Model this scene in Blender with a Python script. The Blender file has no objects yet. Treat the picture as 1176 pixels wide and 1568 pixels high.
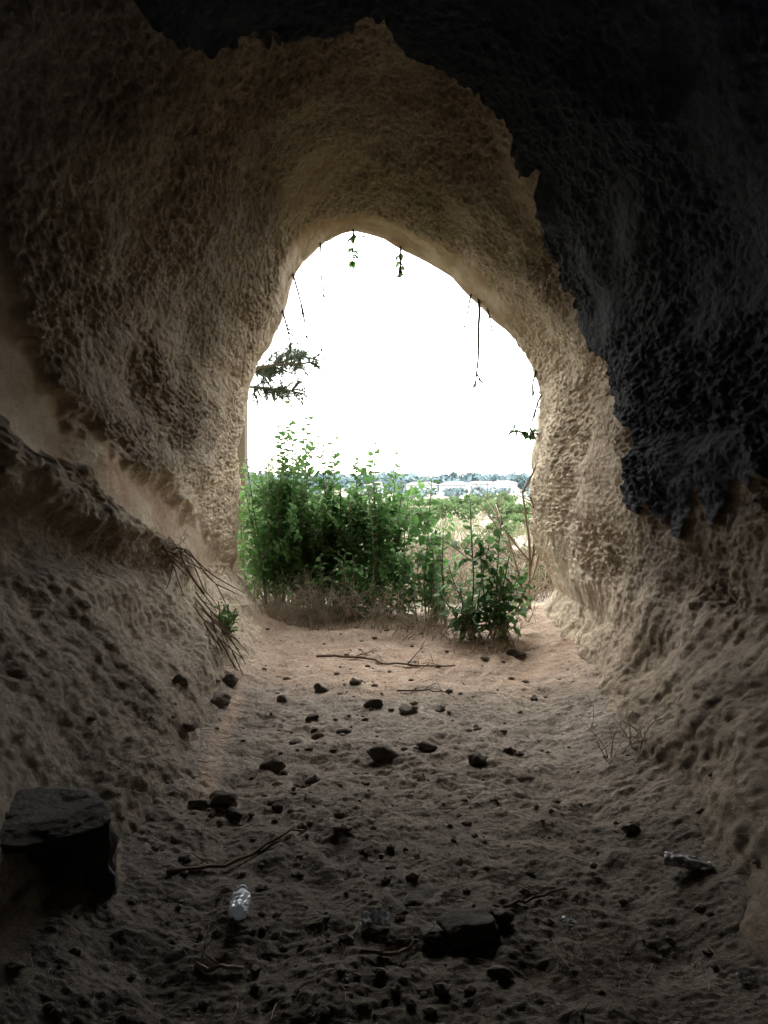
import bpy, math, random
import numpy as np
from mathutils import Vector, noise as mnoise
random.seed(7); rng=np.random.default_rng(7)
EYE=1.6
# ---------------------------------------------------------------- noise helpers
_p=rng.permutation(256); PERM=np.concatenate([_p,_p,_p]).astype(np.int64)
_g=rng.normal(size=(256,3)); GR=_g/np.linalg.norm(_g,axis=1)[:,None]
def perlin(x,y,z=0.0):
    x,y,z=np.broadcast_arrays(np.asarray(x,float),np.asarray(y,float),np.asarray(z,float))
    xi=np.floor(x).astype(np.int64); yi=np.floor(y).astype(np.int64); zi=np.floor(z).astype(np.int64)
    xf=x-xi; yf=y-yi; zf=z-zi
    u=xf**3*(xf*(xf*6-15)+10); v=yf**3*(yf*(yf*6-15)+10); w=zf**3*(zf*(zf*6-15)+10)
    xi&=255; yi&=255; zi&=255
    def g(dx,dy,dz):
        h=PERM[PERM[PERM[(xi+dx)&255]+((yi+dy)&255)]+((zi+dz)&255)]
        G=GR[h]
        return G[...,0]*(xf-dx)+G[...,1]*(yf-dy)+G[...,2]*(zf-dz)
    a=g(0,0,0)*(1-u)+g(1,0,0)*u; b=g(0,1,0)*(1-u)+g(1,1,0)*u
    c=g(0,0,1)*(1-u)+g(1,0,1)*u; d=g(0,1,1)*(1-u)+g(1,1,1)*u
    return ((a*(1-v)+b*v)*(1-w)+(c*(1-v)+d*v)*w)*1.5
JX=rng.random(65536); JY=rng.random(65536)
def worley(x,y):
    xi=np.floor(x).astype(np.int64); yi=np.floor(y).astype(np.int64)
    best=np.full(x.shape,9.0)
    for dx in (-1,0,1):
        for dy in (-1,0,1):
            cx=xi+dx; cy=yi+dy
            h=(PERM[cx&255]*256+PERM[(cy+PERM[cx&255])&255])&65535
            d=(cx+JX[h]-x)**2+(cy+JY[h]-y)**2
            best=np.minimum(best,d)
    return np.sqrt(best)
def sstep(a,b,x):
    t=np.clip((x-a)/(b-a),0,1); return t*t*(3-2*t)

# ---------------------------------------------------------------- node helpers
def new_mat(name):
    m=bpy.data.materials.new(name); m.use_nodes=True
    nt=m.node_tree; b=nt.nodes['Principled BSDF']; b.inputs['Roughness'].default_value=0.9
    b.inputs['Specular IOR Level'].default_value=0.2
    return m,nt,b
def N(nt,t,**kw):
    n=nt.nodes.new(t)
    for k,v in kw.items():
        if hasattr(n,k): setattr(n,k,v)
        else: n.inputs[k.replace('_',' ')].default_value=v
    return n
def pos(nt): return N(nt,'ShaderNodeNewGeometry').outputs['Position']
def tex(nt,scale,detail=4,rough=.55,vec=None):
    n=N(nt,'ShaderNodeTexNoise'); n.inputs['Scale'].default_value=scale; n.inputs['Detail'].default_value=detail
    n.inputs['Roughness'].default_value=rough
    nt.links.new(vec if vec else pos(nt),n.inputs['Vector']); return n.outputs['Fac']
def ramp(nt,fac,stops):
    r=N(nt,'ShaderNodeValToRGB'); nt.links.new(fac,r.inputs['Fac']); e=r.color_ramp.elements
    while len(e)<len(stops): e.new(.5)
    for i,(p,c) in enumerate(stops):
        e[i].position=p; e[i].color=(*c,1)
    return r.outputs['Color']
def mix(nt,fac,a,b,mode='MIX'):
    m=N(nt,'ShaderNodeMix'); m.data_type='RGBA'; m.blend_type=mode
    for inp,v in ((m.inputs[0],fac),(m.inputs[6],a),(m.inputs[7],b)):
        if isinstance(v,(int,float)): inp.default_value=v
        elif isinstance(v,tuple): inp.default_value=(*v,1)
        else: nt.links.new(v,inp)
    return m.outputs[2]
def bump(nt,b,h,strength,dist,prev=None):
    n=N(nt,'ShaderNodeBump'); n.inputs['Strength'].default_value=strength; n.inputs['Distance'].default_value=dist
    nt.links.new(h,n.inputs['Height'])
    if prev: nt.links.new(prev,n.inputs['Normal'])
    nt.links.new(n.outputs[0],b.inputs['Normal']); return n.outputs[0]

def grid_mesh(name,V,rows,cols,mat,masks=None,close=False):
    me=bpy.data.meshes.new(name)
    idx=np.arange(rows*cols).reshape(rows,cols)
    if close: idx=np.concatenate([idx,idx[:,:1]],axis=1)
    q=np.stack([idx[:-1,:-1],idx[:-1,1:],idx[1:,1:],idx[1:,:-1]],axis=-1).reshape(-1,4)
    me.vertices.add(len(V)); me.vertices.foreach_set('co',V.astype(np.float32).ravel())
    me.loops.add(q.size); me.loops.foreach_set('vertex_index',q.astype(np.int32).ravel())
    me.polygons.add(len(q)); me.polygons.foreach_set('loop_start',(np.arange(len(q))*4).astype(np.int32))
    me.polygons.foreach_set('loop_total',np.full(len(q),4,np.int32))
    me.polygons.foreach_set('use_smooth',np.ones(len(q),bool))
    me.update(calc_edges=True)
    if masks is not None:
        a=me.color_attributes.new('masks','FLOAT_COLOR','POINT')
        c=np.ones((len(V),4),np.float32); c[:,:masks.shape[1]]=masks; a.data.foreach_set('color',c.ravel())
    me.materials.append(mat)
    o=bpy.data.objects.new(name,me); bpy.context.collection.objects.link(o); return o

# ---------------------------------------------------------------- rock material
rock,nt,b=new_mat('carved_sandstone')
at=N(nt,'ShaderNodeAttribute',attribute_name='masks'); sp=N(nt,'ShaderNodeSeparateColor'); nt.links.new(at.outputs['Color'],sp.inputs[0])
crust_shade,smooth,bank=sp.outputs[0],sp.outputs[1],sp.outputs[2]; pale=at.outputs['Alpha']
base=ramp(nt,tex(nt,1.6,6,.6),[(.3,(.17,.13,.088)),(.55,(.26,.205,.142)),(.75,(.35,.285,.20))])
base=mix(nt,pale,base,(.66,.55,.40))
spk=ramp(nt,tex(nt,30,8,.8),[(.38,(.24,.22,.21)),(.47,(.74,.72,.70)),(.55,(1.05,1.04,1.02)),(.66,(1.45,1.43,1.39))])
spk3=ramp(nt,tex(nt,11,6,.7),[(.36,(.55,.53,.50)),(.52,(1,1,1)),(.66,(1.2,1.19,1.16))])
base=mix(nt,.8,base,spk,'MULTIPLY'); base=mix(nt,.7,base,spk3,'MULTIPLY')
sm=ramp(nt,tex(nt,2.2,5,.5),[(.3,(.38,.24,.15)),(.5,(.50,.40,.28)),(.7,(.58,.49,.36))])
sm=mix(nt,.5,sm,ramp(nt,tex(nt,12,7,.75),[(.35,(.6,.55,.5)),(.55,(1,1,1))]),'MULTIPLY')
bk=ramp(nt,tex(nt,3.0,6,.6),[(.3,(.33,.265,.19)),(.55,(.44,.365,.27)),(.75,(.54,.46,.35))])
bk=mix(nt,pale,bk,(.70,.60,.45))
bk=mix(nt,.5,bk,spk,'MULTIPLY'); bk=mix(nt,.6,bk,spk3,'MULTIPLY')
c=mix(nt,smooth,base,sm); c=mix(nt,bank,c,bk)
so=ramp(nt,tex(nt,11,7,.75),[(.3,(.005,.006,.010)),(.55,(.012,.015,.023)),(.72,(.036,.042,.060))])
c=mix(nt,crust_shade,c,so); nt.links.new(c,b.inputs['Base Color'])  # channel holds the dark crust and the painted light falloff
p=bump(nt,b,tex(nt,34,8,.78),.9,.03); p=bump(nt,b,tex(nt,110,5,.75),.7,.008,p)

# ---------------------------------------------------------------- cave shell (tunnel axis x=0, z=1.6, runs along Y)
R9=[(0,-2.3),(1.4,-2.0),(1.75,-1.6),(1.92,-1.18),(1.70,-.7),(1.64,-.15),(1.70,.29),(1.79,.73),(1.76,1.10),(1.59,1.47),(1.34,1.76),(1.04,2.02),(.75,2.28),(.38,2.51),(.01,2.70),(-.32,2.77),(-.65,2.66),(-.90,2.46),(-1.03,2.2),(-1.14,1.80),(-1.35,1.42),(-1.54,1.1),(-1.6,.6),(-1.61,.29),(-1.62,-.3),(-1.67,-.95),(-1.35,-1.4),(-1.2,-1.6),(-.9,-2.0)]
R4=[(0,-2.4),(1.1,-2.0),(1.30,-1.6),(2.1,-.72),(2.16,-.5),(2.18,0),(2.22,.5),(2.25,1.2),(2.1,1.8),(1.8,2.35),(1.35,2.8),(.7,3.3),(0,3.5),(-.6,3.5),(-1.2,3.2),(-1.6,2.6),(-1.95,2.0),(-2.15,1.4),(-2.2,.8),(-2.12,.2),(-2.1,-.2),(-2.06,-.46),(-1.05,-1.6),(-.7,-2.0)]
def ring(pts,th):
    P=np.array(pts+[pts[0]],float); D=[]
    for i in range(len(P)-1):
        for k in range(20): D.append(P[i]+(P[i+1]-P[i])*k/20)
    D=np.array(D); a=np.degrees(np.arctan2(D[:,1],D[:,0])); a=np.where(a<-90,a+360,a); r=np.hypot(D[:,0],D[:,1])
    o=np.argsort(a); a=a[o]; r=r[o]
    return np.interp(th,np.concatenate([a-360,a,a+360]),np.tile(r,3))
th=np.concatenate([np.linspace(-90,-54,24,endpoint=False),np.linspace(-54,242,1250,endpoint=False),np.linspace(242,270,20,endpoint=False)])
Yr=np.concatenate([np.linspace(-5,2.9,70,endpoint=False),np.linspace(2.9,9.0,540)])
nf=70
fl=np.linspace(0,1,nf+1)[1:]
Yall=np.concatenate([Yr,9.0+0.45*np.sin(np.clip(fl*3,0,1)*math.pi/2)-2.5*np.clip(fl-.5,0,1)**2])
extra=np.concatenate([np.zeros(len(Yr)),0.5*(1-np.cos(np.clip(fl*3,0,1)*math.pi/2))+16*np.clip(fl-.3,0,1)**2])
TH,YY=np.meshgrid(th,Yall); EX=np.repeat(extra[:,None],len(th),1)
r9=ring(R9,th)[None,:]; r4=ring(R4,th)[None,:]
t=np.clip((9.0-np.minimum(YY,9.0))/4.7,0,1.35); R=r9*(1-t)+r4*t
arc=np.radians(TH)*2.3
# masks
crL=np.interp(YY,[3,4.3,5.5,7.6,9],[188,192.5,199,206,210]); crR=np.interp(YY,[3,4.3,7.5,9],[-19,-19.5,-24,-30])
wob=3*perlin(arc*1.2,YY*1.5,3.3)
bankm=np.maximum(sstep(-2.5,2.5,TH-crL+wob),sstep(-2.5,2.5,crR-TH+wob))
j=.26*perlin(arc*2.2,YY*.6,1.1)+.16*perlin(arc*6,YY*3,5.1)+.12*perlin(arc*15,YY*9,8.1)
Yb=np.interp(TH,[-16,-10,-3,5,12.8,25,36,56,64,66,70,79,87,90,98,106,112,117,119,125,140,150],[2.5,5.6,6.3,6.35,6.35,7.0,7.25,7.0,6.15,6.5,6.2,6.15,6.05,5.7,5.7,5.6,5.5,4.9,4.3,3.5,2.7,1.0])
lo=np.interp(YY,[2.5,4.4,5.5,6.3],[10,4,-9,-6])+10*perlin(arc*2,YY*3,2.2)+4*perlin(arc*4,YY*9,2.9)
crustm=sstep(-.05,.05,Yb+j-YY)*sstep(-2,2,TH-lo)  # dark crust mask with a jagged edge, also stepped inward below
# light falloff painted into the rock colour, darker towards the back of the cave
deep_shade=sstep(6.2,3.9,YY+.5*perlin(arc*1.1,YY*1.1,33.)+.2*perlin(arc*5,YY*4,35.))*(.28+.34*sstep(165,140,TH)*sstep(20,50,TH))
thu=np.interp(YY,[2,3.5,4.4,4.85,5.8,7.3,8.5,9],[120,128,141,158,172,186,203,208])
thl=np.interp(YY,[2,4.3,5.5,6.25,7.5,9],[150,169,182,191,204,211])
w2=3.5*perlin(arc*1.5,YY*1.4,9.9)+3.0*perlin(arc*4,YY*4,4.9)+1.5*perlin(arc*10,YY*8,4.9)
rec=sstep(-3,3,TH-thu+w2)*sstep(-1,1.5,thl-TH+w2)
roll=np.exp(-((TH-thl-5+w2)/4.0)**2)*sstep(8.2,6.8,YY)
under=sstep(thl+8,thl+13,TH)*sstep(crL+2,crL-4,TH)*sstep(8,6.5,YY)
arch=sstep(8.35,8.6,YY+.15*perlin(arc*3,YY*2,7.7))*sstep(40,60,TH)*sstep(122,108,TH)
arch2=sstep(8.75,8.9,YY+.15*perlin(arc*4,YY*2,6.7))
patch=sstep(.2,.38,perlin(arc*1.1,YY*.9,12.3))*.35
smoothm=np.clip(np.maximum(np.maximum(rec,arch),np.maximum(arch2*.3,patch)),0,1)*(1-crustm)
rough=(1-.85*smoothm)
palem=np.clip(sstep(5.3,7.8,YY+.5*perlin(arc*1.3,YY*1.3,30.))*(sstep(52,24,TH)+sstep(165,185,TH))+.5*sstep(7.4,8.9,YY),0,1)*(1-crustm)  # rock colour paled near the mouth, painting in the brighter light there
# displacement (positive = away from axis)
wx=.25*perlin(arc*5,YY*4,.5); wy=.25*perlin(arc*5,YY*4,2.5)
X0=R*np.cos(np.radians(TH)); Z0=R*np.sin(np.radians(TH))
def bil(f,s,k=.65): return np.abs(perlin(X0*f+s,YY*f*k+s,Z0*f))-.25
chunk=.036*bil(5,1)+.036*bil(10.5,2,.65)+.034*bil(18,3,.65)+.018*bil(33,4,.7)
L1=worley(arc*12+wx,YY*7.5+wy); L2=worley(arc*27+wx*2,YY*17+wy*2)
big=perlin(arc*.8,YY*.8,1.7); med=perlin(arc*2.4,YY*2.0,6.2); sml=perlin(arc*7,YY*5,3.2); fine=perlin(arc*17,YY*13,5.2)
strata=perlin(Z0*4.2+.4*med,YY*.5-.25*Z0,21.)
gate=.50+.75*sstep(-.25,.3,perlin(arc*1.6,YY*1.4,15.5))
gate*=1-.45*crustm*sstep(20,40,TH)
disp=.09*big+.05*med+.035*strata*(1-bankm)+rough*(1-bankm)*gate*(-chunk+.022*(L1-.45)+.018*(L2-.45))
B1=worley(arc*5.5+wx,YY*10+wy)
disp+=bankm*(.022*(B1-.45)+.016*sml+.010*fine+.010*(L2-.45)+.03*med-.22*chunk)
disp+=.09*rec-.11*roll+.09*under-crustm*(.04+.06*sstep(5,30,TH))
fade=sstep(9.0,8.7,YY)
Rr=R+disp*(1-.2*(1-fade))+EX
capf=np.sqrt(np.clip((YY+5.0)/1.5,0,1)); Rr=Rr*capf
flm=(EX>0)
Yd=YY+np.where(flm,.25*perlin(Rr*np.cos(np.radians(TH))*1.2,Rr*np.sin(np.radians(TH))*1.2,3.)*np.clip(EX*2,0,1),0)
X=Rr*np.cos(np.radians(TH)); Z=EYE+Rr*np.sin(np.radians(TH))
V=np.stack([X,Yd,Z],-1).reshape(-1,3)
cave=grid_mesh('cave',V,len(Yall),len(th),rock,np.stack([np.maximum(crustm,deep_shade),smoothm*(1-bankm),bankm,palem],-1).reshape(-1,4),close=True)

# ---------------------------------------------------------------- ground: one sheet to the horizon
ground,nt,b=new_mat('dirt_ground')
at=N(nt,'ShaderNodeAttribute',attribute_name='masks'); sp=N(nt,'ShaderNodeSeparateColor'); nt.links.new(at.outputs['Color'],sp.inputs[0])
gin,gred,gpath=sp.outputs; gshade=at.outputs['Alpha']
din=ramp(nt,tex(nt,2.5,7,.65),[(.3,(.19,.158,.122)),(.5,(.28,.24,.193)),(.72,(.39,.34,.277))])
din=mix(nt,gshade,din,(.09,.074,.058))
spk=ramp(nt,tex(nt,42,7,.8),[(.37,(.30,.29,.28)),(.5,(.9,.9,.9)),(.64,(1.45,1.44,1.42))])
spk2=ramp(nt,tex(nt,11,7,.75),[(.36,(.42,.41,.39)),(.5,(1,1,1))])
din=mix(nt,.8,din,spk,'MULTIPLY'); din=mix(nt,.8,din,spk2,'MULTIPLY')
red=ramp(nt,tex(nt,5,6,.6),[(.3,(.34,.24,.17)),(.6,(.48,.37,.275)),(.8,(.58,.485,.38))])
red=mix(nt,.6,red,spk,'MULTIPLY')
out=ramp(nt,tex(nt,.25,6,.65),[(.32,(.075,.105,.042)),(.45,(.14,.145,.08)),(.55,(.17,.145,.105)),(.7,(.19,.155,.125))])
pth=ramp(nt,tex(nt,4,5,.6),[(.3,(.20,.17,.13)),(.7,(.27,.235,.185))])
c=mix(nt,gin,out,din); c=mix(nt,gred,c,red); c=mix(nt,gpath,c,pth); nt.links.new(c,b.inputs['Base Color'])
p=bump(nt,b,tex(nt,22,8,.7),.7,.025); p=bump(nt,b,tex(nt,110,4,.7),.5,.006,p)
ys=np.concatenate([np.linspace(-5.2,1.6,30,endpoint=False),1.6*np.exp(np.linspace(0,math.log(10.5/1.6),620,endpoint=False)),10.5*np.exp(np.linspace(0,math.log(4000/10.5),150))])
xp=np.concatenate([np.linspace(0,2.4,230,endpoint=False),2.4*np.exp(np.linspace(0,math.log(2500/2.4),60))])
xs=np.concatenate([-xp[::-1],xp[1:]])
GX,GY=np.meshgrid(xs,ys)
feet=[(random.uniform(-1.0,1.3),random.uniform(2.2,8.0),random.uniform(-.6,.6)) for _ in range(80)]
def ground_z(x,y):
    x=np.asarray(x,float); y=np.asarray(y,float)
    ins=sstep(10.5,9.0,y)
    z=.03*perlin(x*1.3,y*1.3,.2)+.020*perlin(x*3.2,y*3.2,4.2)
    act=.25+.75*sstep(-.15,.35,perlin(x*1.4,y*1.4,8.8))
    z=z+ins*(.013*perlin(x*7,y*8,2.2)+act*.014*(.45-worley(x*11+.5*perlin(x*5,y*5,1),y*14+.5*perlin(x*5,y*5,7)))+.010*act*perlin(x*19,y*21,7.2)+.008*perlin(x*45,y*45,3.2))
    for fx,fy,fa in feet:
        dx=x-fx; dy=y-fy; u=dx*math.cos(fa)+dy*math.sin(fa); v=-dx*math.sin(fa)+dy*math.cos(fa)
        d=(u/.06)**2+(v/.14)**2
        z=z-.014*np.exp(-d*1.1)+.006*np.exp(-(np.sqrt(d)-1.6)**2*6)
    lf=np.interp(y,[3,4.3,6,9],[-.98,-1.05,-1.19,-1.22]); rf=np.interp(y,[3,4.3,6,9],[1.25,1.30,1.45,1.75])
    z=z+.16*ins*(sstep(-.05,.6,lf+.3-x)+sstep(-.05,.6,x-rf+.3))
    z=z+.07*sstep(7.2,8.3,y)*sstep(11,9.3,y)*(1+perlin(x*2,y*2,40.))
    z=z+sstep(9.8,14,y)*.10*perlin(x*.3,y*.3,3.)+sstep(9,12,y)*sstep(1.9,4.0,x)*.5*sstep(30,12,y)
    z=z-sstep(20,120,y)*1.2
    return z
GZ=ground_z(GX,GY)
nb=perlin(GX*.9,GY*.9,5.5)
gi=sstep(9.6,8.6,GY+.5*nb)
gr=sstep(5.6,7.0,GY+.5*nb+.5*perlin(GX*3,GY*3,1.5))*sstep(10.2,9.4,GY)*.9
xf=np.interp(GY,[3.7,4.6,5.2,6.0],[-.86,-.97,-1.03,-1.10])
gr=np.maximum(gr,.9*np.exp(-((GX-xf+.05*nb)/.055)**2)*sstep(3.6,4.0,GY)*sstep(6.4,5.8,GY))
gp=sstep(9,10,GY)*sstep(.45,.15,np.abs(GX-1.75-.12*(GY-9)-.35*np.sin(GY*.15)))*sstep(60,20,GY)
gd=.75*sstep(4.9,2.8,GY+.5*nb+.3*perlin(GX*2.5,GY*2.5,11.))  # painted falloff: floor colour shaded darker deeper in the cave
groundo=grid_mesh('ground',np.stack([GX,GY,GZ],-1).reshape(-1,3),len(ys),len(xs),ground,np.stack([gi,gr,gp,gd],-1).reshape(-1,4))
def gz(x,y): return float(ground_z(np.array([x]),np.array([y]))[0])
from mathutils.bvhtree import BVHTree
def bvh(o):
    me=o.data; return BVHTree.FromPolygons([v.co for v in me.vertices],[p.vertices[:] for p in me.polygons])
TB=bvh(cave)
def floor_z(x,y):
    g=gz(x,y)
    if y<9.2:
        h=TB.ray_cast(Vector((x,y,1.7)),Vector((0,0,-1)))
        if h[0] is not None: g=max(g,h[0].z)
    return g
def wall_pt(thd,y):
    a=math.radians(thd); h=TB.ray_cast(Vector((0,y,EYE)),Vector((math.cos(a),0,math.sin(a))))
    return h[0]

# ---------------------------------------------------------------- small-object builder
class B:
    def __init__(s): s.v=[];s.f=[];s.m=[];s.t=[]
    def tube(s,pts,r0,r1,sides=5,mi=0,tint=.5):
        pts=[Vector(p) for p in pts]; n=len(pts); b0=len(s.v)
        for i,p in enumerate(pts):
            d=(pts[min(i+1,n-1)]-pts[max(i-1,0)])
            d=d.normalized() if d.length>1e-9 else Vector((0,0,1))
            a=d.cross(Vector((.31,.87,.2))).normalized(); c=d.cross(a); r=r0+(r1-r0)*i/max(1,n-1)
            for k in range(sides):
                an=2*math.pi*k/sides; s.v.append(p+a*math.cos(an)*r+c*math.sin(an)*r); s.t.append(tint)
        for i in range(n-1):
            for k in range(sides):
                k2=(k+1)%sides; s.f.append((b0+i*sides+k,b0+i*sides+k2,b0+(i+1)*sides+k2,b0+(i+1)*sides+k)); s.m.append(mi)
        s.f.append(tuple(b0+k for k in range(sides))[::-1]); s.m.append(mi)
        s.f.append(tuple(b0+(n-1)*sides+k for k in range(sides))); s.m.append(mi)
    def leaf(s,p,d,up,L,W,mi=1,tint=.5,fold=.25,curl=.2):
        d=d.normalized(); sd=d.cross(up)
        if sd.length<1e-4: sd=d.cross(Vector((1,0,0)))
        sd.normalize(); nrm=sd.cross(d).normalized(); b0=len(s.v)
        def q(a,w,side): return p+d*(a*L)+sd*(w*W*side)+nrm*(fold*w*W-curl*L*a*a)
        for a,w,sg in ((0,0,0),(.33,0,0),(.7,0,0),(1,0,0),(.30,.5,1),(.68,.38,1),(.30,.5,-1),(.68,.38,-1)):
            s.v.append(q(a,w,sg)); s.t.append(tint)
        for f in ((0,1,4),(1,2,5,4),(2,3,5),(0,6,1),(1,6,7,2),(2,7,3)):
            s.f.append(tuple(b0+i for i in f)); s.m.append(mi)
    def tri(s,a,b_,c,mi=0,tint=.5):
        b0=len(s.v); s.v+= [a,b_,c]; s.t+=[tint]*3; s.f.append((b0,b0+1,b0+2)); s.m.append(mi)
    def quad(s,p,u,w,mi=0,tint=.5):
        b0=len(s.v); s.v+=[p-u-w,p+u-w*.7,p+u*.8+w,p-u*.9+w]; s.t+=[tint]*4; s.f.append((b0,b0+1,b0+2,b0+3)); s.m.append(mi)
    def obj(s,name,mats,smooth=True,parent=None):
        me=bpy.data.meshes.new(name); me.from_pydata([tuple(v) for v in s.v],[],s.f)
        for m in mats: me.materials.append(m)
        me.polygons.foreach_set('material_index',s.m); me.polygons.foreach_set('use_smooth',[smooth]*len(s.f))
        a=me.color_attributes.new('tint','FLOAT_COLOR','POINT')
        a.data.foreach_set('color',np.repeat(np.array(s.t,np.float32)[:,None],4,1).ravel())
        me.update(); o=bpy.data.objects.new(name,me); bpy.context.collection.objects.link(o)
        if parent: o.parent=parent
        return o
def tint_mat(name,stops,trans=0.0,rough=.6,spec=.3):
    m,nt,b=new_mat(name); b.inputs['Roughness'].default_value=rough; b.inputs['Specular IOR Level'].default_value=spec
    a=N(nt,'ShaderNodeAttribute',attribute_name='tint'); c=ramp(nt,a.outputs['Fac'],stops)
    c=mix(nt,.35,c,ramp(nt,tex(nt,30,3),[(.3,(.5,.5,.5)),(.7,(1.3,1.3,1.3))]),'MULTIPLY')
    nt.links.new(c,b.inputs['Base Color'])
    if trans:
        t=N(nt,'ShaderNodeBsdfTranslucent'); nt.links.new(c,t.inputs['Color']); ms=N(nt,'ShaderNodeMixShader'); ms.inputs[0].default_value=trans
        nt.links.new(b.outputs[0],ms.inputs[1]); nt.links.new(t.outputs[0],ms.inputs[2]); nt.links.new(ms.outputs[0],nt.nodes['Material Output'].inputs[0])
    return m
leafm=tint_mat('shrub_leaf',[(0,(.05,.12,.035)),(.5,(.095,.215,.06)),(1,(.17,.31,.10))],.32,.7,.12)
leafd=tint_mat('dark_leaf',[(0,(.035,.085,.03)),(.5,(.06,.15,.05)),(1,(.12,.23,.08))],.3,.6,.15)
stemm=tint_mat('stem_bark',[(0,(.10,.08,.06)),(1,(.25,.22,.16))])
drym=tint_mat('dry_twig',[(0,(.14,.105,.075)),(.5,(.27,.22,.165)),(1,(.44,.375,.295))],0,.9,.05)
darktw=tint_mat('dark_root',[(0,(.03,.025,.02)),(1,(.11,.09,.07))],0,.8)
pinem=tint_mat('pine_needle',[(0,(.04,.065,.05)),(1,(.11,.15,.10))],.15,.8,.05)
strawm=tint_mat('straw',[(0,(.15,.11,.09)),(.5,(.20,.165,.12)),(1,(.16,.19,.085))],.2,.9,.05)
farm=tint_mat('distant_foliage',[(0,(.09,.135,.155)),(1,(.15,.20,.195))],0,.9,.05)  # pale blue distance haze put into the tree colour
midm=tint_mat('field_foliage',[(0,(.05,.085,.035)),(1,(.12,.175,.075))],.25,.9,.05)
U=random.uniform
def rv(): return Vector((U(-1,1),U(-1,1),U(-1,1)))
def path(p,d,L,n,bend,up=0.0):
    pts=[Vector(p)]; d=Vector(d).normalized()
    for i in range(n):
        d=(d+rv()*bend+Vector((0,0,up))).normalized(); pts.append(pts[-1]+d*(L/n))
    return pts
def leafy(b,pts,L,W,step,t0,start=.15,mi=1,tl=.3):
    tot=sum((pts[i+1]-pts[i]).length for i in range(len(pts)-1)); n=int(tot/step); ph=U(0,6)
    for k in range(n):
        f=start+(1-start)*k/max(1,n-1); x=f*(len(pts)-1); i=min(int(x),len(pts)-2); p=pts[i].lerp(pts[i+1],x-i)
        ax=(pts[i+1]-pts[i]).normalized(); a=ph+k*2.4
        o=ax.cross(Vector((math.cos(a),math.sin(a),.3))).normalized()
        d=(o+ax*U(.2,.8)+Vector((0,0,U(-.3,.2)))).normalized(); s=(1.0-.45*max(0,f-.6)/.4)*U(.7,1.25)
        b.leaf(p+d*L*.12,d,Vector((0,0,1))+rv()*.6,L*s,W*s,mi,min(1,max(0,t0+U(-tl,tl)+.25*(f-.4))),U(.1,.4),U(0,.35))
def shrub(name,stems,L=.10,W=.068,step=.036,mat=leafm,t0=.5,branch=5,start=.08,brtop=6):
    b=B()
    for (x,y,h,lx,ly) in stems:
        z=floor_z(x,y)-.03; tt=t0+U(-.15,.15)
        pts=path((x,y,z),(lx,ly,1),h*1.05,9,.07,.07)
        b.tube(pts,.009,.006,5,0,U(.2,.9)); leafy(b,pts,L,W,step,tt,start)
        for k in range(branch):
            i=random.randint(1,brtop); a=U(0,6.28)
            br=path(pts[i],(math.cos(a),math.sin(a),U(.3,1.2)),h*U(.2,.40),5,.12,.05)
            b.tube(br,.005,.003,4,0,.4); leafy(b,br,L*.95,W*.95,step,tt,.1)
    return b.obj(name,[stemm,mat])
S=[]
for i in range(32):
    x=U(-1.55,-.55); y=U(9.3,10.6); S.append((x,y,U(1.2,1.8),U(-.15,.15),U(-.1,.1)))
for i in range(34):
    x=U(-.75,.25); y=U(9.2,10.3); h=U(.95,1.6)*(1.0-.5*max(0,x)); S.append((x,y,h,U(-.2,.2),U(-.2,.1)))
shrub('leafy_shrub',S,t0=.5,start=.2)
shrub('leafy_shrub',[(-1.15,9.9,2.4,.03,0),(-1.05,9.95,2.3,.05,0),(-1.12,9.7,2.2,.03,0),(-1.25,9.8,2.05,.0,0),(-.66,9.7,2.0,.05,0),(-.60,9.6,1.9,.02,0),(-.10,9.6,2.0,0,0),(-.02,9.7,1.85,.05,0),(.45,9.5,1.55,.06,0),(-.35,9.6,1.75,0,0)],t0=.6,L=.13,W=.095,step=.026,branch=5,start=.3,brtop=6)
shrub('leafy_shrub',[(U(-1.75,-1.2),U(9.5,10.8),U(1.4,1.9),U(-.15,.15),0) for _ in range(14)],t0=.8,L=.09)
shrub('leafy_shrub',[(.97+U(-.14,.14),7.95+U(-.1,.1),h,lx,ly) for h,lx,ly in ((1.36,.02,0),(1.2,.12,.05),(1.0,.2,0),(.85,.5,0),(.75,.7,-.1),(1.0,-.2,.1),(.8,-.6,0),(.6,.3,-.3),(.7,.9,.1),(.6,-.3,-.2),(.7,.0,-.3),(.62,-.9,0))],mat=leafd,t0=.75,L=.12,W=.08,step=.042,branch=4)
shrub('leafy_shrub',[(.50+U(-.20,.20),8.8+U(-.3,.3),U(.5,1.25),U(-.2,.2),0) for _ in range(11)],t0=.5,branch=3)
shrub('leafy_shrub',[(-.25+U(-.6,.6),9.0+U(-.15,.3),U(.35,.8),U(-.3,.3),U(-.3,0)) for _ in range(20)],t0=.4,branch=4)
shrub('leafy_shrub',[(1.40+U(-.3,.3),9.7+U(-.3,.6),U(.3,.6),U(-.3,.3),0) for _ in range(12)],t0=.4,branch=4,L=.06,W=.035)
shrub('small_green_weed',[(-1.42+U(-.05,.05),7.1+U(-.05,.05),U(.15,.32),U(-.5,.5),U(-.3,.1)) for _ in range(7)],L=.08,W=.05,step=.03,t0=1,branch=1)

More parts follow.
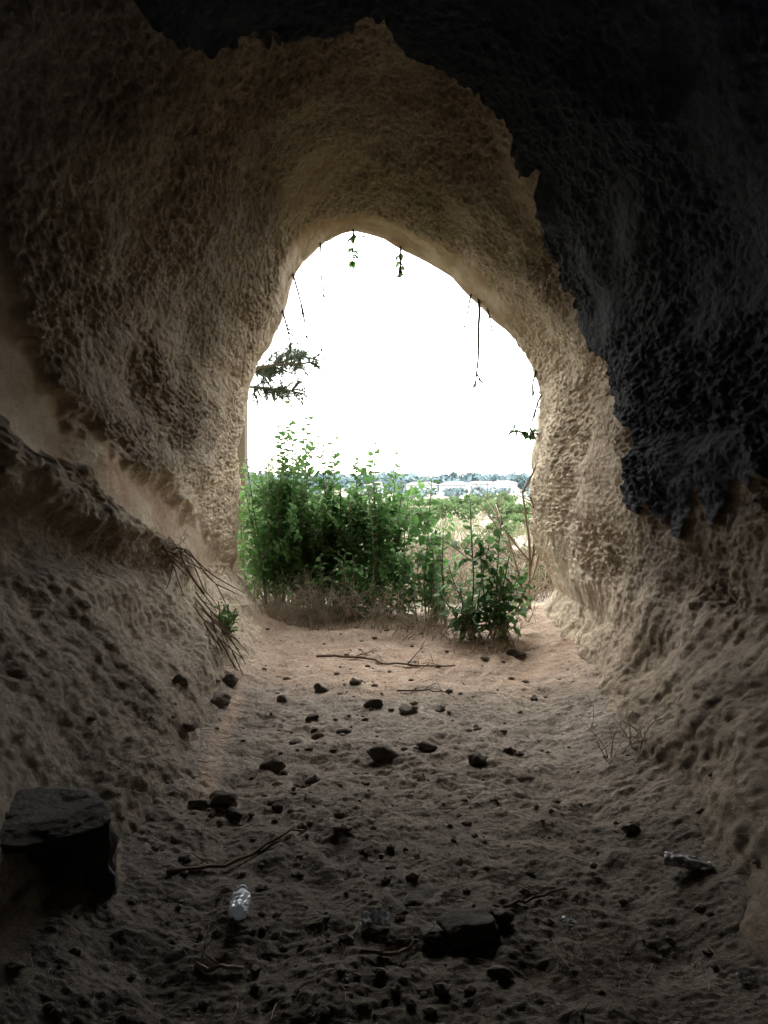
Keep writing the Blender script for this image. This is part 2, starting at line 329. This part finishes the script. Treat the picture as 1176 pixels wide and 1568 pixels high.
def twiggy(b,p,d,L,r,depth,bend=.22,mi=0,tint=.5,spread=.8):
    pts=path(p,d,L,5,bend); b.tube(pts,r,r*.5,4 if r>.003 else 3,mi,tint)
    if depth>0:
        for k in range(random.randint(2,4)):
            i=random.randint(1,5); dd=(pts[min(i+1,5)]-pts[i-1]).normalized()+rv()*spread
            twiggy(b,pts[i],dd,L*U(.4,.7),r*.6,depth-1,bend,mi,min(1,max(0,tint+U(-.2,.2))),spread)
def brush(name,cx,cy,n,h,rad,mat=drym,t=.5,depth=2,r=.004,flat=.0):
    b=B()
    for _ in range(n):
        x=cx+U(-rad,rad); y=cy+U(-rad,rad)*.6; a=U(0,6.28)
        twiggy(b,(x,y,floor_z(x,y)-.01),(math.cos(a)*(.5+flat),math.sin(a)*(.5+flat),U(.3,1.0)),h*U(.5,1),r,depth,.25,0,t+U(-.2,.3))
    return b.obj(name,[mat])
brush('dry_brush',.3,8.1,50,.42,.42,t=.75,r=.004)
brush('dry_brush',.95,7.6,30,.28,.38,t=.6,r=.004)
brush('dry_brush',-1.0,8.6,60,.45,.38,t=.7,r=.004)
brush('dry_brush',-.35,8.5,56,.48,.45,t=.7,r=.004)
brush('dry_brush',1.45,8.6,24,.4,.25,t=.7,r=.0035)
brush('dry_brush',1.30,4.35,9,.28,.12,mat=drym,t=.2,r=.003)
brush('dry_brush',.74,2.62,30,.2,.2,mat=drym,t=.3,r=.0013,flat=.5)
b=B()
for _ in range(15):
    y=U(6.3,7.1); x=-1.6+U(-.25,.2); z=floor_z(x,y)+U(.02,.06)
    twiggy(b,(x,y,z),(U(.3,.6),U(-.9,-.4),U(-.5,-.35)),U(.35,.7),.010,1,.08,0,U(.0,.6),.4)
b.obj('dry_branch',[drym])
brush('dry_brush',-1.75,7.0,24,.26,.25,t=.6,r=.003)
def stick(name,pts,r,mat=drym,tw=3,t=.5):
    b=B(); P=[]
    for i in range(len(pts)-1):
        for k in range(5):
            f=k/5; x=pts[i][0]*(1-f)+pts[i+1][0]*f; y=pts[i][1]*(1-f)+pts[i+1][1]*f; P.append(Vector((x,y,floor_z(x,y)+r*1.2+U(0,.008))))
    x,y=pts[-1]; P.append(Vector((x,y,floor_z(x,y)+r)))
    b.tube(P,r,r*.55,6,0,t)
    for _ in range(tw):
        i=random.randint(1,len(P)-2); twiggy(b,P[i],(U(-1,1),U(-1,1),U(.1,.5)),U(.08,.25),r*.4,1,.15,0,t)
    b.obj(name,[mat])
stick('fallen_stick',[(-.62,7.3),(-.2,7.25),(.1,6.95),(.62,6.9)],.013,t=.3,tw=6)
stick('fallen_stick',[(-.86,3.12),(-.62,3.34),(-.37,3.62)],.009,drym,1,.2)
stick('fallen_stick',[(-.62,2.58),(-.55,2.56),(-.46,2.58)],.009,drym,2,.8)
stick('fallen_stick',[(-.08,2.64),(.05,2.68),(.12,2.75)],.008,drym,2,.2)
stick('fallen_stick',[(.1,6.1),(.35,6.2),(.5,6.0)],.007,darktw,3,.8)
stick('fallen_stick',[(.45,2.95),(.6,3.05),(.72,3.1)],.007,drym,2,.1)

# ---------------------------------------------------------------- hanging roots and leafy sprigs at the arch
def hang(name,thd,y,L,lean,r=.006,br=4,leaves=0,n=14):
    p=wall_pt(thd,y); b=B()
    pts=[p+Vector((0,0,.05))]; d=Vector((lean,U(-.1,.1),-1)).normalized()
    for i in range(n): 
        d=(d+rv()*.08+Vector((0,0,-.06))).normalized(); pts.append(pts[-1]+d*L/n)
    b.tube(pts,r,r*.5,6,0,.5)
    for _ in range(br):
        i=random.randint(3,n-2); twiggy(b,pts[i],(U(-.8,.8),U(-.3,.3),-1),L*U(.1,.3),r*.6,1,.15,0,.4,.5)
    if leaves:
        for k in range(leaves):
            i=random.randint(n//3,n); b.leaf(pts[i],Vector((U(-1,1),U(-.6,.6),U(-1,.3))),Vector((0,0,1))+rv()*.3,.10,.065,1,U(.3,.9))
    b.obj(name,[darktw,leafm])
hang('hanging_root',63,8.95,1.1,.12,.017,2)
hang('hanging_root',65,8.97,.55,-.15,.011,2)
hang('hanging_root',105,8.97,.95,.05,.012,2)
hang('hanging_root',114,8.97,.85,.35,.013,3)
hang('hanging_root',121,8.97,.6,.3,.013,3)
hang('hanging_leafy_sprig',97,8.97,.40,.15,.013,2,14)
hang('hanging_leafy_sprig',86,8.97,.42,.05,.013,5,9)
hang('hanging_root',60,8.97,.35,.2,.012,3)
hang('hanging_root',36,8.97,.4,-.3,.012,3)
hang('hanging_root',28,8.97,.5,-.5,.012,4)
b=B(); p=wall_pt(19,8.95)
pts=path(p+Vector((.05,0,-.05)),(-1,0,.15),.33,5,.15); b.tube(pts,.012,.007,5,0,.4)
for q in pts[2:]:
    for _ in range(6): b.leaf(q,Vector((U(-1,1),U(-.5,.5),U(-1,1))),Vector((0,0,1))+rv()*.5,.10,.065,1,U(.2,.6))
b.obj('leafy_sprig',[darktw,leafd])
b=B()
for x0,y0,h in ((1.70,9.3,1.4),(1.62,9.35,1.1),(1.70,9.4,1.25)):
    twiggy(b,(x0,y0,floor_z(x0,y0)),(U(-.08,.06),0,1),h,.022,2,.12,0,.55,.7)
b.obj('dead_bush',[drym])

# ---------------------------------------------------------------- pine tree outside on the left
b=B(); pts=[Vector((-2.10,11.3,-.1)),Vector((-2.06,11.3,1.5)),Vector((-2.04,11.3,3.0)),Vector((-2.22,11.4,5.0)),Vector((-2.4,11.5,7.5)),Vector((-2.4,11.5,9.5))]
b.tube(pts,.17,.05,9,0,.3)
def needles(p,ax,n=34,L=.13,w=.006):
    for _ in range(n):
        d=(rv()*1.0+ax*.9).normalized(); o=d.cross(rv()).normalized()*w; q=p+ax*U(-.08,.08)
        b.tri(q-o,q+o,q+d*L*U(.7,1.2),1,U(0,1))
def limb(p,d,L,r,m=4,k=18):
    P=path(p,d,L,6,.12); b.tube(P,r,r*.4,5,0,.3)
    for i in range(2,7):
        for _ in range(m):
            dd=((P[min(i,6)]-P[i-1]).normalized()*.6+rv()*.8).normalized(); Q=path(P[i],dd,L*U(.12,.28),3,.15); b.tube(Q,r*.3,r*.14,3,0,.3)
            for q in Q[1:]: needles(q,dd,k)
limb((-2.1,11.3,3.15),(1,.0,.25),1.1,.03,5,18); limb((-2.1,11.3,2.95),(1,-.2,.12),.9,.025,6,18); limb((-2.1,11.3,3.05),(1,.3,.35),.95,.025,6,18)
for k in range(22):
    h=U(4.8,9.4); a=U(0,6.28)
    limb((-2.3,11.45,h),(math.cos(a),math.sin(a),.2),U(1.0,2.2)*(1.15-(h-4)/9),.03)
b.obj('pine_tree',[stemm,pinem],smooth=False)

# ---------------------------------------------------------------- outside field
b=B()
NG=20000
ey=10.2*np.exp(rng.random(NG)*math.log(80/10.2)); ex=(rng.random(NG)*.60-.27)*ey+.3; ez=ground_z(ex,ey)
for k in range(NG):
    x,y,z=float(ex[k]),float(ey[k]),float(ez[k])-.02
    if abs(x-1.75-.12*(y-9)-.35*math.sin(y*.15))<.3 and random.random()<.85: continue
    s=1+y*.04; h=U(.1,.34); a=Vector((U(-.014,.014)*s,U(-.014,.014)*s,0)); q=Vector((x,y,z))
    tn=.35+.5*mnoise.noise(Vector((x*.25,y*.12,0)))+(0.3 if y>20 else 0)+U(-.15,.15)
    b.tri(q-a,q+a,q+Vector((U(-.15,.15),U(-.15,.15),h)),0,min(1,max(0,tn)))
b.obj('dry_grass',[strawm],smooth=False)
for cx,cy in ((.9,11.5),(1.3,12.6),(.4,12.0),(1.6,14.5),(.7,15),(2.3,11),(1.2,10.6),(1.5,11.8),(2.4,13),(2.9,15),(1.0,13.8),(2.0,10.4)): brush('dry_brush',cx,cy,26,.65,.5,t=.35,r=.007)
def clump(b,c,rx,rz,n,s,t0):
    lob=[(Vector((U(-.9,.9)*rx,U(-.6,.6)*rx,U(-.3,.6)*rz)),U(.25,.6)) for _ in range(9)]
    for _ in range(n):
        l,k=random.choice(lob); d=rv().normalized()*U(.5,1.05)
        p=Vector(c)+l+Vector((d.x*rx*k,d.y*rx*k,d.z*rz*k)); 
        if p.z<c[2]-rz: continue
        b.quad(p,rv()*s,rv()*s,1,min(1,max(0,t0+.35*d.z+U(-.25,.25))))
BU=[(.9,30,1.2,.6,.5),(6.0,38,1.6,.7,.9),(-2.5,30,1.5,.6,.5),(2.1,12.8,.4,.22,.3),(2.6,14,.5,.25,.2),(2.3,11.6,.35,.2,.3),(3.3,22,.5,.25,.7),(1.5,17,.4,.22,.6),(2.6,19,.5,.25,.8),(1.2,20,.5,.25,.5),(4.2,25,.7,.35,.6)]
for _ in range(38):
    y=U(28,110); BU.append((U(-.2,.3)*y,y,U(.4,1.3)*(y/50),U(.35,.7)*(.6+y/100),U(.2,1)))
for (x,y,rx,rz,t0) in BU:
    b=B(); g=gz(x,y); z=g+rz*.6
    for _ in range(5): b.tube(path((x,y,g-.05),(U(-.5,.5),U(-.5,.5),1),rz*1.0,4,.1),.04*rz,.01,4,0,.3)
    clump(b,(x,y,z),rx,rz,int(600),.05*max(rx,.5)*1.4,t0); b.obj('green_bush',[stemm,midm],smooth=False)
b=B()
for k in range(400):
    y=U(250,560) if k>50 else U(130,220); x=U(-.26,.34)*y; r=(U(1.2,2.6) if k>50 else U(.6,1.1))*(.7+y/260); z=-1.2
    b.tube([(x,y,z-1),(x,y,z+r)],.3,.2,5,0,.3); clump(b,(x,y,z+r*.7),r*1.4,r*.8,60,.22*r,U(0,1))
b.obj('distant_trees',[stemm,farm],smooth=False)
# houses of the far town
wallm,nt_,bb=new_mat('white_plaster'); nt_.links.new(ramp(nt_,tex(nt_,.5),[(.3,(.32,.34,.36)),(.7,(.46,.48,.50))]),bb.inputs['Base Color'])
roofm,nt_,bb=new_mat('terracotta_roof'); nt_.links.new(ramp(nt_,tex(nt_,2),[(.3,(.18,.155,.14)),(.7,(.25,.215,.20))]),bb.inputs['Base Color'])
winm,nt_,bb=new_mat('window_glass'); nt_.links.new(ramp(nt_,tex(nt_,2),[(.3,(.10,.12,.14)),(.7,(.16,.18,.2))]),bb.inputs['Base Color'])
def box(b,x0,x1,y0,y1,z0,z1,mi):
    i=len(b.v); b.v+=[Vector(q) for q in ((x0,y0,z0),(x1,y0,z0),(x1,y1,z0),(x0,y1,z0),(x0,y0,z1),(x1,y0,z1),(x1,y1,z1),(x0,y1,z1))]; b.t+=[.5]*8
    for f in ((0,1,5,4),(1,2,6,5),(2,3,7,6),(3,0,4,7),(4,5,6,7),(3,2,1,0)): b.f.append(tuple(i+k for k in f)); b.m.append(mi)
for (x,y,w,h) in ((14,195,6,2.4),(24,225,8,2.6),(6,210,5,2.3),(33,240,7,2.8),(-5,215,6,2.4),(19,235,6,2.5),(10,225,5,2.4),(29,205,4,2.2)):
    e=bpy.data.objects.new('white_house',None); bpy.context.collection.objects.link(e); z=gz(x,y)
    b=B(); box(b,x,x+w,y,y+8,z-1,z+h,0); b.obj('walls',[wallm],False,e)
    b=B(); b.v=[Vector(q) for q in ((x-.4,y-.4,z+h+.01),(x+w+.4,y-.4,z+h+.01),(x+w+.4,y+8.4,z+h+.01),(x-.4,y+8.4,z+h+.01),(x+1.5,y+4,z+h+.8),(x+w-1.5,y+4,z+h+.8))]; b.t=[.5]*6
    b.f=[(0,1,5,4),(1,2,5),(2,3,4,5),(3,0,4),(3,2,1,0)]; b.m=[0]*5; b.obj('roof',[roofm],False,e)
    b=B()
    for k in range(3): box(b,x+w*(.15+.28*k),x+w*(.15+.28*k)+.7,y-.05,y-.01,z+.9,z+1.6,0)
    b.obj('windows',[winm],False,e)
    b=B(); box(b,x+w*.32,x+w*.32+.4,y-.06,y-.012,z,z+1.6,0); b.obj('door',[roofm],False,e)

# ---------------------------------------------------------------- stones, clods, rubble
stonem,nt,bb=new_mat('dark_stone'); c=ramp(nt,tex(nt,8,6,.65),[(.3,(.05,.043,.036)),(.55,(.11,.096,.08)),(.8,(.2,.18,.155))]); nt.links.new(c,bb.inputs['Base Color']); bump(nt,bb,tex(nt,30,7,.7),.7,.02)
clodm,nt,bb=new_mat('dirt_clod'); c=ramp(nt,tex(nt,8,6,.65),[(.3,(.11,.09,.07)),(.55,(.19,.16,.13)),(.8,(.30,.26,.21))]); nt.links.new(c,bb.inputs['Base Color']); bump(nt,bb,tex(nt,50,7,.7),.7,.02)
boulm,nt,bb=new_mat('boulder_stone'); c=ramp(nt,tex(nt,6,7,.7),[(.3,(.05,.046,.042)),(.55,(.11,.10,.09)),(.8,(.22,.20,.18))]); nt.links.new(c,bb.inputs['Base Color']); bump(nt,bb,tex(nt,18,8,.75),.9,.03)
import bmesh
def rock_part(b,c,s,sub=3,seed=0,flat=None,ang=.35,mi=0,npl=9,rot=None):
    bm=bmesh.new(); bmesh.ops.create_icosphere(bm,subdivisions=sub,radius=1); off=Vector((seed*3.1,seed*1.7,seed*.9)); i=len(b.v)
    R=random.random()*6.28 if rot is None else rot
    planes=[(rv().normalized(),U(.5,.8)) for _ in range(npl)]
    if flat: planes.append((Vector((.05,-.08,1)).normalized(),flat))
    for v in bm.verts:
        p=v.co.copy()
        for n,d in planes:
            k=p.dot(n)
            if k>d: p-=n*(k-d)*.97
        p*=1+ang*.4*mnoise.noise(p*1.6+off)+.08*mnoise.noise(p*5+off)+.04*mnoise.noise(p*12+off)
        x,y=p.x*math.cos(R)-p.y*math.sin(R),p.x*math.sin(R)+p.y*math.cos(R)
        b.v.append(Vector((c[0]+x*s[0],c[1]+y*s[1],c[2]+p.z*s[2]))); b.t.append(.5)
    for f in bm.faces: b.f.append(tuple(i+v.index for v in f.verts)); b.m.append(mi)
    bm.free()
STN=[(-1.17,6.03,.085),(-1.14,5.5,.09),(-.49,6.13,.065),(-.22,6.3,.055),(-.06,5.68,.07),(.18,5.52,.07),(1.11,5.85,.045),(.26,4.72,.055),(.54,4.48,.06),(.0,4.61,.085),(-.38,4.31,.05),(-.63,4.46,.07),(-.27,5.16,.045),(-.74,5.77,.045),(-.82,3.27,.04),(1.1,3.53,.045),(1.2,7.26,.08),(.9,7.1,.05),(.38,2.55,.05),(-1.3,5.1,.06),(-.5,5.4,.045),(-.42,5.0,.05),(.4,5.6,.04),(-1.15,4.6,.05),(.75,4.7,.035),(-.8,3.9,.08),(-.72,3.8,.05),(-.9,3.85,.05)]
for k,(x,y,s) in enumerate(STN):
    b=B(); rock_part(b,(x,y,floor_z(x,y)+s*.25),(s*U(.9,1.2),s*U(.7,1),s*.66),3,k,ang=.8); b.obj('stone',[stonem if k%2==0 else clodm])
b=B()
for k in range(1000):
    y=2.2*math.exp(U(0,1)*math.log(8.5/2.2)); x=random.gauss(-.1,.5) if random.random()<.6 else U(-1.3,1.6)
    s=.004+.022*random.random()**4; rock_part(b,(x,y,floor_z(x,y)+s*.2),(s*U(.9,1.6),s,s*.7),1,k,npl=3)
b.obj('dirt_clods',[clodm],smooth=False)
b=B()
for k in range(1500):
    y=2.2*math.exp(U(0,1)*math.log(8.5/2.2)); x=U(-1.4,1.7); z=floor_z(x,y)+.006; a=U(0,6.28); L=U(.02,.10)
    b.tube([(x,y,z),(x+math.cos(a)*L*.5,y+math.sin(a)*L*.5,z+U(0,.012)),(x+math.cos(a+U(-.4,.4))*L,y+math.sin(a)*L,z+U(0,.012))],.0014,.0009,3,0,U(.6,1))
b.obj('straw_litter',[drym],smooth=False)
# boulder at the left
random.seed(21)
b=B()
rock_part(b,(-1.30,2.90,.14),(.30,.27,.36),5,3,ang=.35,flat=.72,npl=4,rot=.4); rock_part(b,(-1.27,2.87,.375),(.25,.22,.075),5,5,ang=.4,flat=.45,npl=4,rot=1.1); rock_part(b,(-1.52,2.78,.05),(.28,.26,.33),5,8,ang=.4,npl=5,rot=2.)
b.obj('boulder',[boulm])
b=B()
for k,(x,y,s) in enumerate(((.13,3.1,.14),(.02,3.0,.09),(.26,3.12,.07))): rock_part(b,(x,y,floor_z(x,y)-.02),(s*1.2,s,s*.4),4,k+20)
b.obj('earth_mound',[stonem])
for k,(x,y,s) in enumerate(((.30,2.82,.10),(.17,2.78,.05),(.42,2.86,.05))):
    b=B(); rock_part(b,(x,y,floor_z(x,y)+.02),(s*1.05,s,s*.6),4,k+30,ang=.7); b.obj('charred_stone',[stonem])

# ---------------------------------------------------------------- litter
plast,nt,bb=new_mat('clear_plastic'); bb.inputs['Roughness'].default_value=.2; bb.inputs['Specular IOR Level'].default_value=1.0
nt.links.new(ramp(nt,tex(nt,40),[(.3,(.72,.77,.84)),(.7,(.93,.95,.98))]),bb.inputs['Base Color'])
tr=N(nt,'ShaderNodeBsdfTranslucent'); tr.inputs[0].default_value=(.9,.94,1,1); ms=N(nt,'ShaderNodeMixShader'); ms.inputs[0].default_value=.5
nt.links.new(bb.outputs[0],ms.inputs[1]); nt.links.new(tr.outputs[0],ms.inputs[2]); nt.links.new(ms.outputs[0],nt.nodes['Material Output'].inputs[0])
thinp,nt,bb=new_mat('dusty_plastic_film'); bb.inputs['Roughness'].default_value=.3; nt.links.new(ramp(nt,tex(nt,40),[(.35,(.22,.22,.22)),(.65,(.6,.62,.65))]),bb.inputs['Base Color'])
capm,nt,bb=new_mat('bottle_cap'); nt.links.new(ramp(nt,tex(nt,40),[(.3,(.6,.65,.7)),(.7,(.8,.83,.85))]),bb.inputs['Base Color'])
def bottle(x,y,a,L=.15,R=.03,seed=0,m0=None):
    e=bpy.data.objects.new('plastic_bottle',None); bpy.context.collection.objects.link(e)
    b=B(); prof=[(0,.6),(.01,.95),(.05,1),(.15,.92),(.2,1),(.3,.9),(.36,1),(.46,.9),(.52,1),(.62,.97),(.7,.9),(.78,.65),(.86,.42),(.93,.38),(.96,.38)]
    z=floor_z(x,y)+R*1.05; d=Vector((math.cos(a),math.sin(a),0)); s=Vector((-math.sin(a),math.cos(a),0)); n=28
    for f,r in prof:
        for k in range(n):
            an=2*math.pi*k/n; q=Vector((f*4,math.cos(an)*1.3,math.sin(an)*1.3+seed)); cr=1-.5*max(0,mnoise.noise(q*1.6))-.12*mnoise.noise(q*4)
            b.v.append(Vector((x,y,z))+d*(f-.5)*L+s*math.cos(an)*R*r*cr+Vector((0,0,math.sin(an)*R*r*cr*.75))); b.t.append(.5)
    m=len(prof)
    for i in range(m-1):
        for k in range(n): b.f.append((i*n+k,i*n+(k+1)%n,(i+1)*n+(k+1)%n,(i+1)*n+k)); b.m.append(0)
    b.f.append(tuple(range(n))[::-1]); b.m.append(0); b.f.append(tuple((m-1)*n+k for k in range(n))); b.m.append(0)
    b.obj('body',[m0 or plast],False,e)
    c=B(); p=Vector((x,y,z)); c.tube([p+d*L*.462,p+d*L*.53],R*.45,R*.45,16,0,.5); c.obj('cap',[capm],False,e)
bottle(-.53,2.9,1.65,.17,.038,1.0); bottle(1.2,3.12,-.35,.17,.034,4.0,thinp)
def scrap(name,x,y,s,seed):
    n=14; b=B(); z=floor_z(x,y)
    for i in range(n):
        for j_ in range(n):
            u=i/(n-1)-.5; v=j_/(n-1)-.5; q=Vector((u*4,v*4,seed)); 
            b.v.append(Vector((x+s*(u+.2*mnoise.noise(q)),y+s*.8*(v+.2*mnoise.noise(q+Vector((9,0,0)))),z+.015+s*.45*abs(mnoise.noise(q*1.3+Vector((0,7,0))))))); b.t.append(.5)
    for i in range(n-1):
        for j_ in range(n-1): b.f.append((i*n+j_,(i+1)*n+j_,(i+1)*n+j_+1,i*n+j_+1)); b.m.append(0)
    b.obj(name,[thinp],False)
scrap('plastic_wrapper',.68,2.88,.055,2); scrap('plastic_wrapper',1.14,2.47,.05,5); scrap('crumpled_plastic_bag',-.03,2.84,.10,8)
scrap('plastic_wrapper',.25,7.0,.08,3)

# ---------------------------------------------------------------- light
w=bpy.data.worlds.new('World'); bpy.context.scene.world=w; w.use_nodes=True; nt=w.node_tree
sky=nt.nodes.new('ShaderNodeTexSky'); sky.sky_type='NISHITA'; sky.sun_disc=False
EL=math.radians(40); AZ=math.radians(-12)
sky.sun_elevation=EL; sky.sun_rotation=AZ; sky.dust_density=1.5; sky.air_density=1.0; sky.ozone_density=1
bg=nt.nodes['Background']; bg.inputs[1].default_value=1.1
nt.links.new(mix(nt,.65,sky.outputs[0],(8.3,8.1,7.8)),bg.inputs[0])
sl=bpy.data.lights.new('sun','SUN'); sl.energy=4.0; sl.angle=math.radians(35); sl.color=(1,.96,.90)
so=bpy.data.objects.new('sun',sl); bpy.context.collection.objects.link(so)
dv=Vector((math.sin(AZ)*math.cos(EL),math.cos(AZ)*math.cos(EL),math.sin(EL)))
so.rotation_euler=dv.to_track_quat('Z','Y').to_euler(); so.location=(-5,20,20)

cd=bpy.data.cameras.new('camera'); cam=bpy.data.objects.new('camera',cd); bpy.context.collection.objects.link(cam)
cd.sensor_fit='VERTICAL'; cd.sensor_height=24; cd.lens=18.75; cd.clip_end=6000; cd.clip_start=.05
cam.location=(0,0,EYE); cam.rotation_euler=(math.radians(90-2.06),0,0)
sc=bpy.context.scene; sc.camera=cam
sc.view_settings.view_transform='Standard'; sc.view_settings.look='None'; sc.view_settings.exposure=0
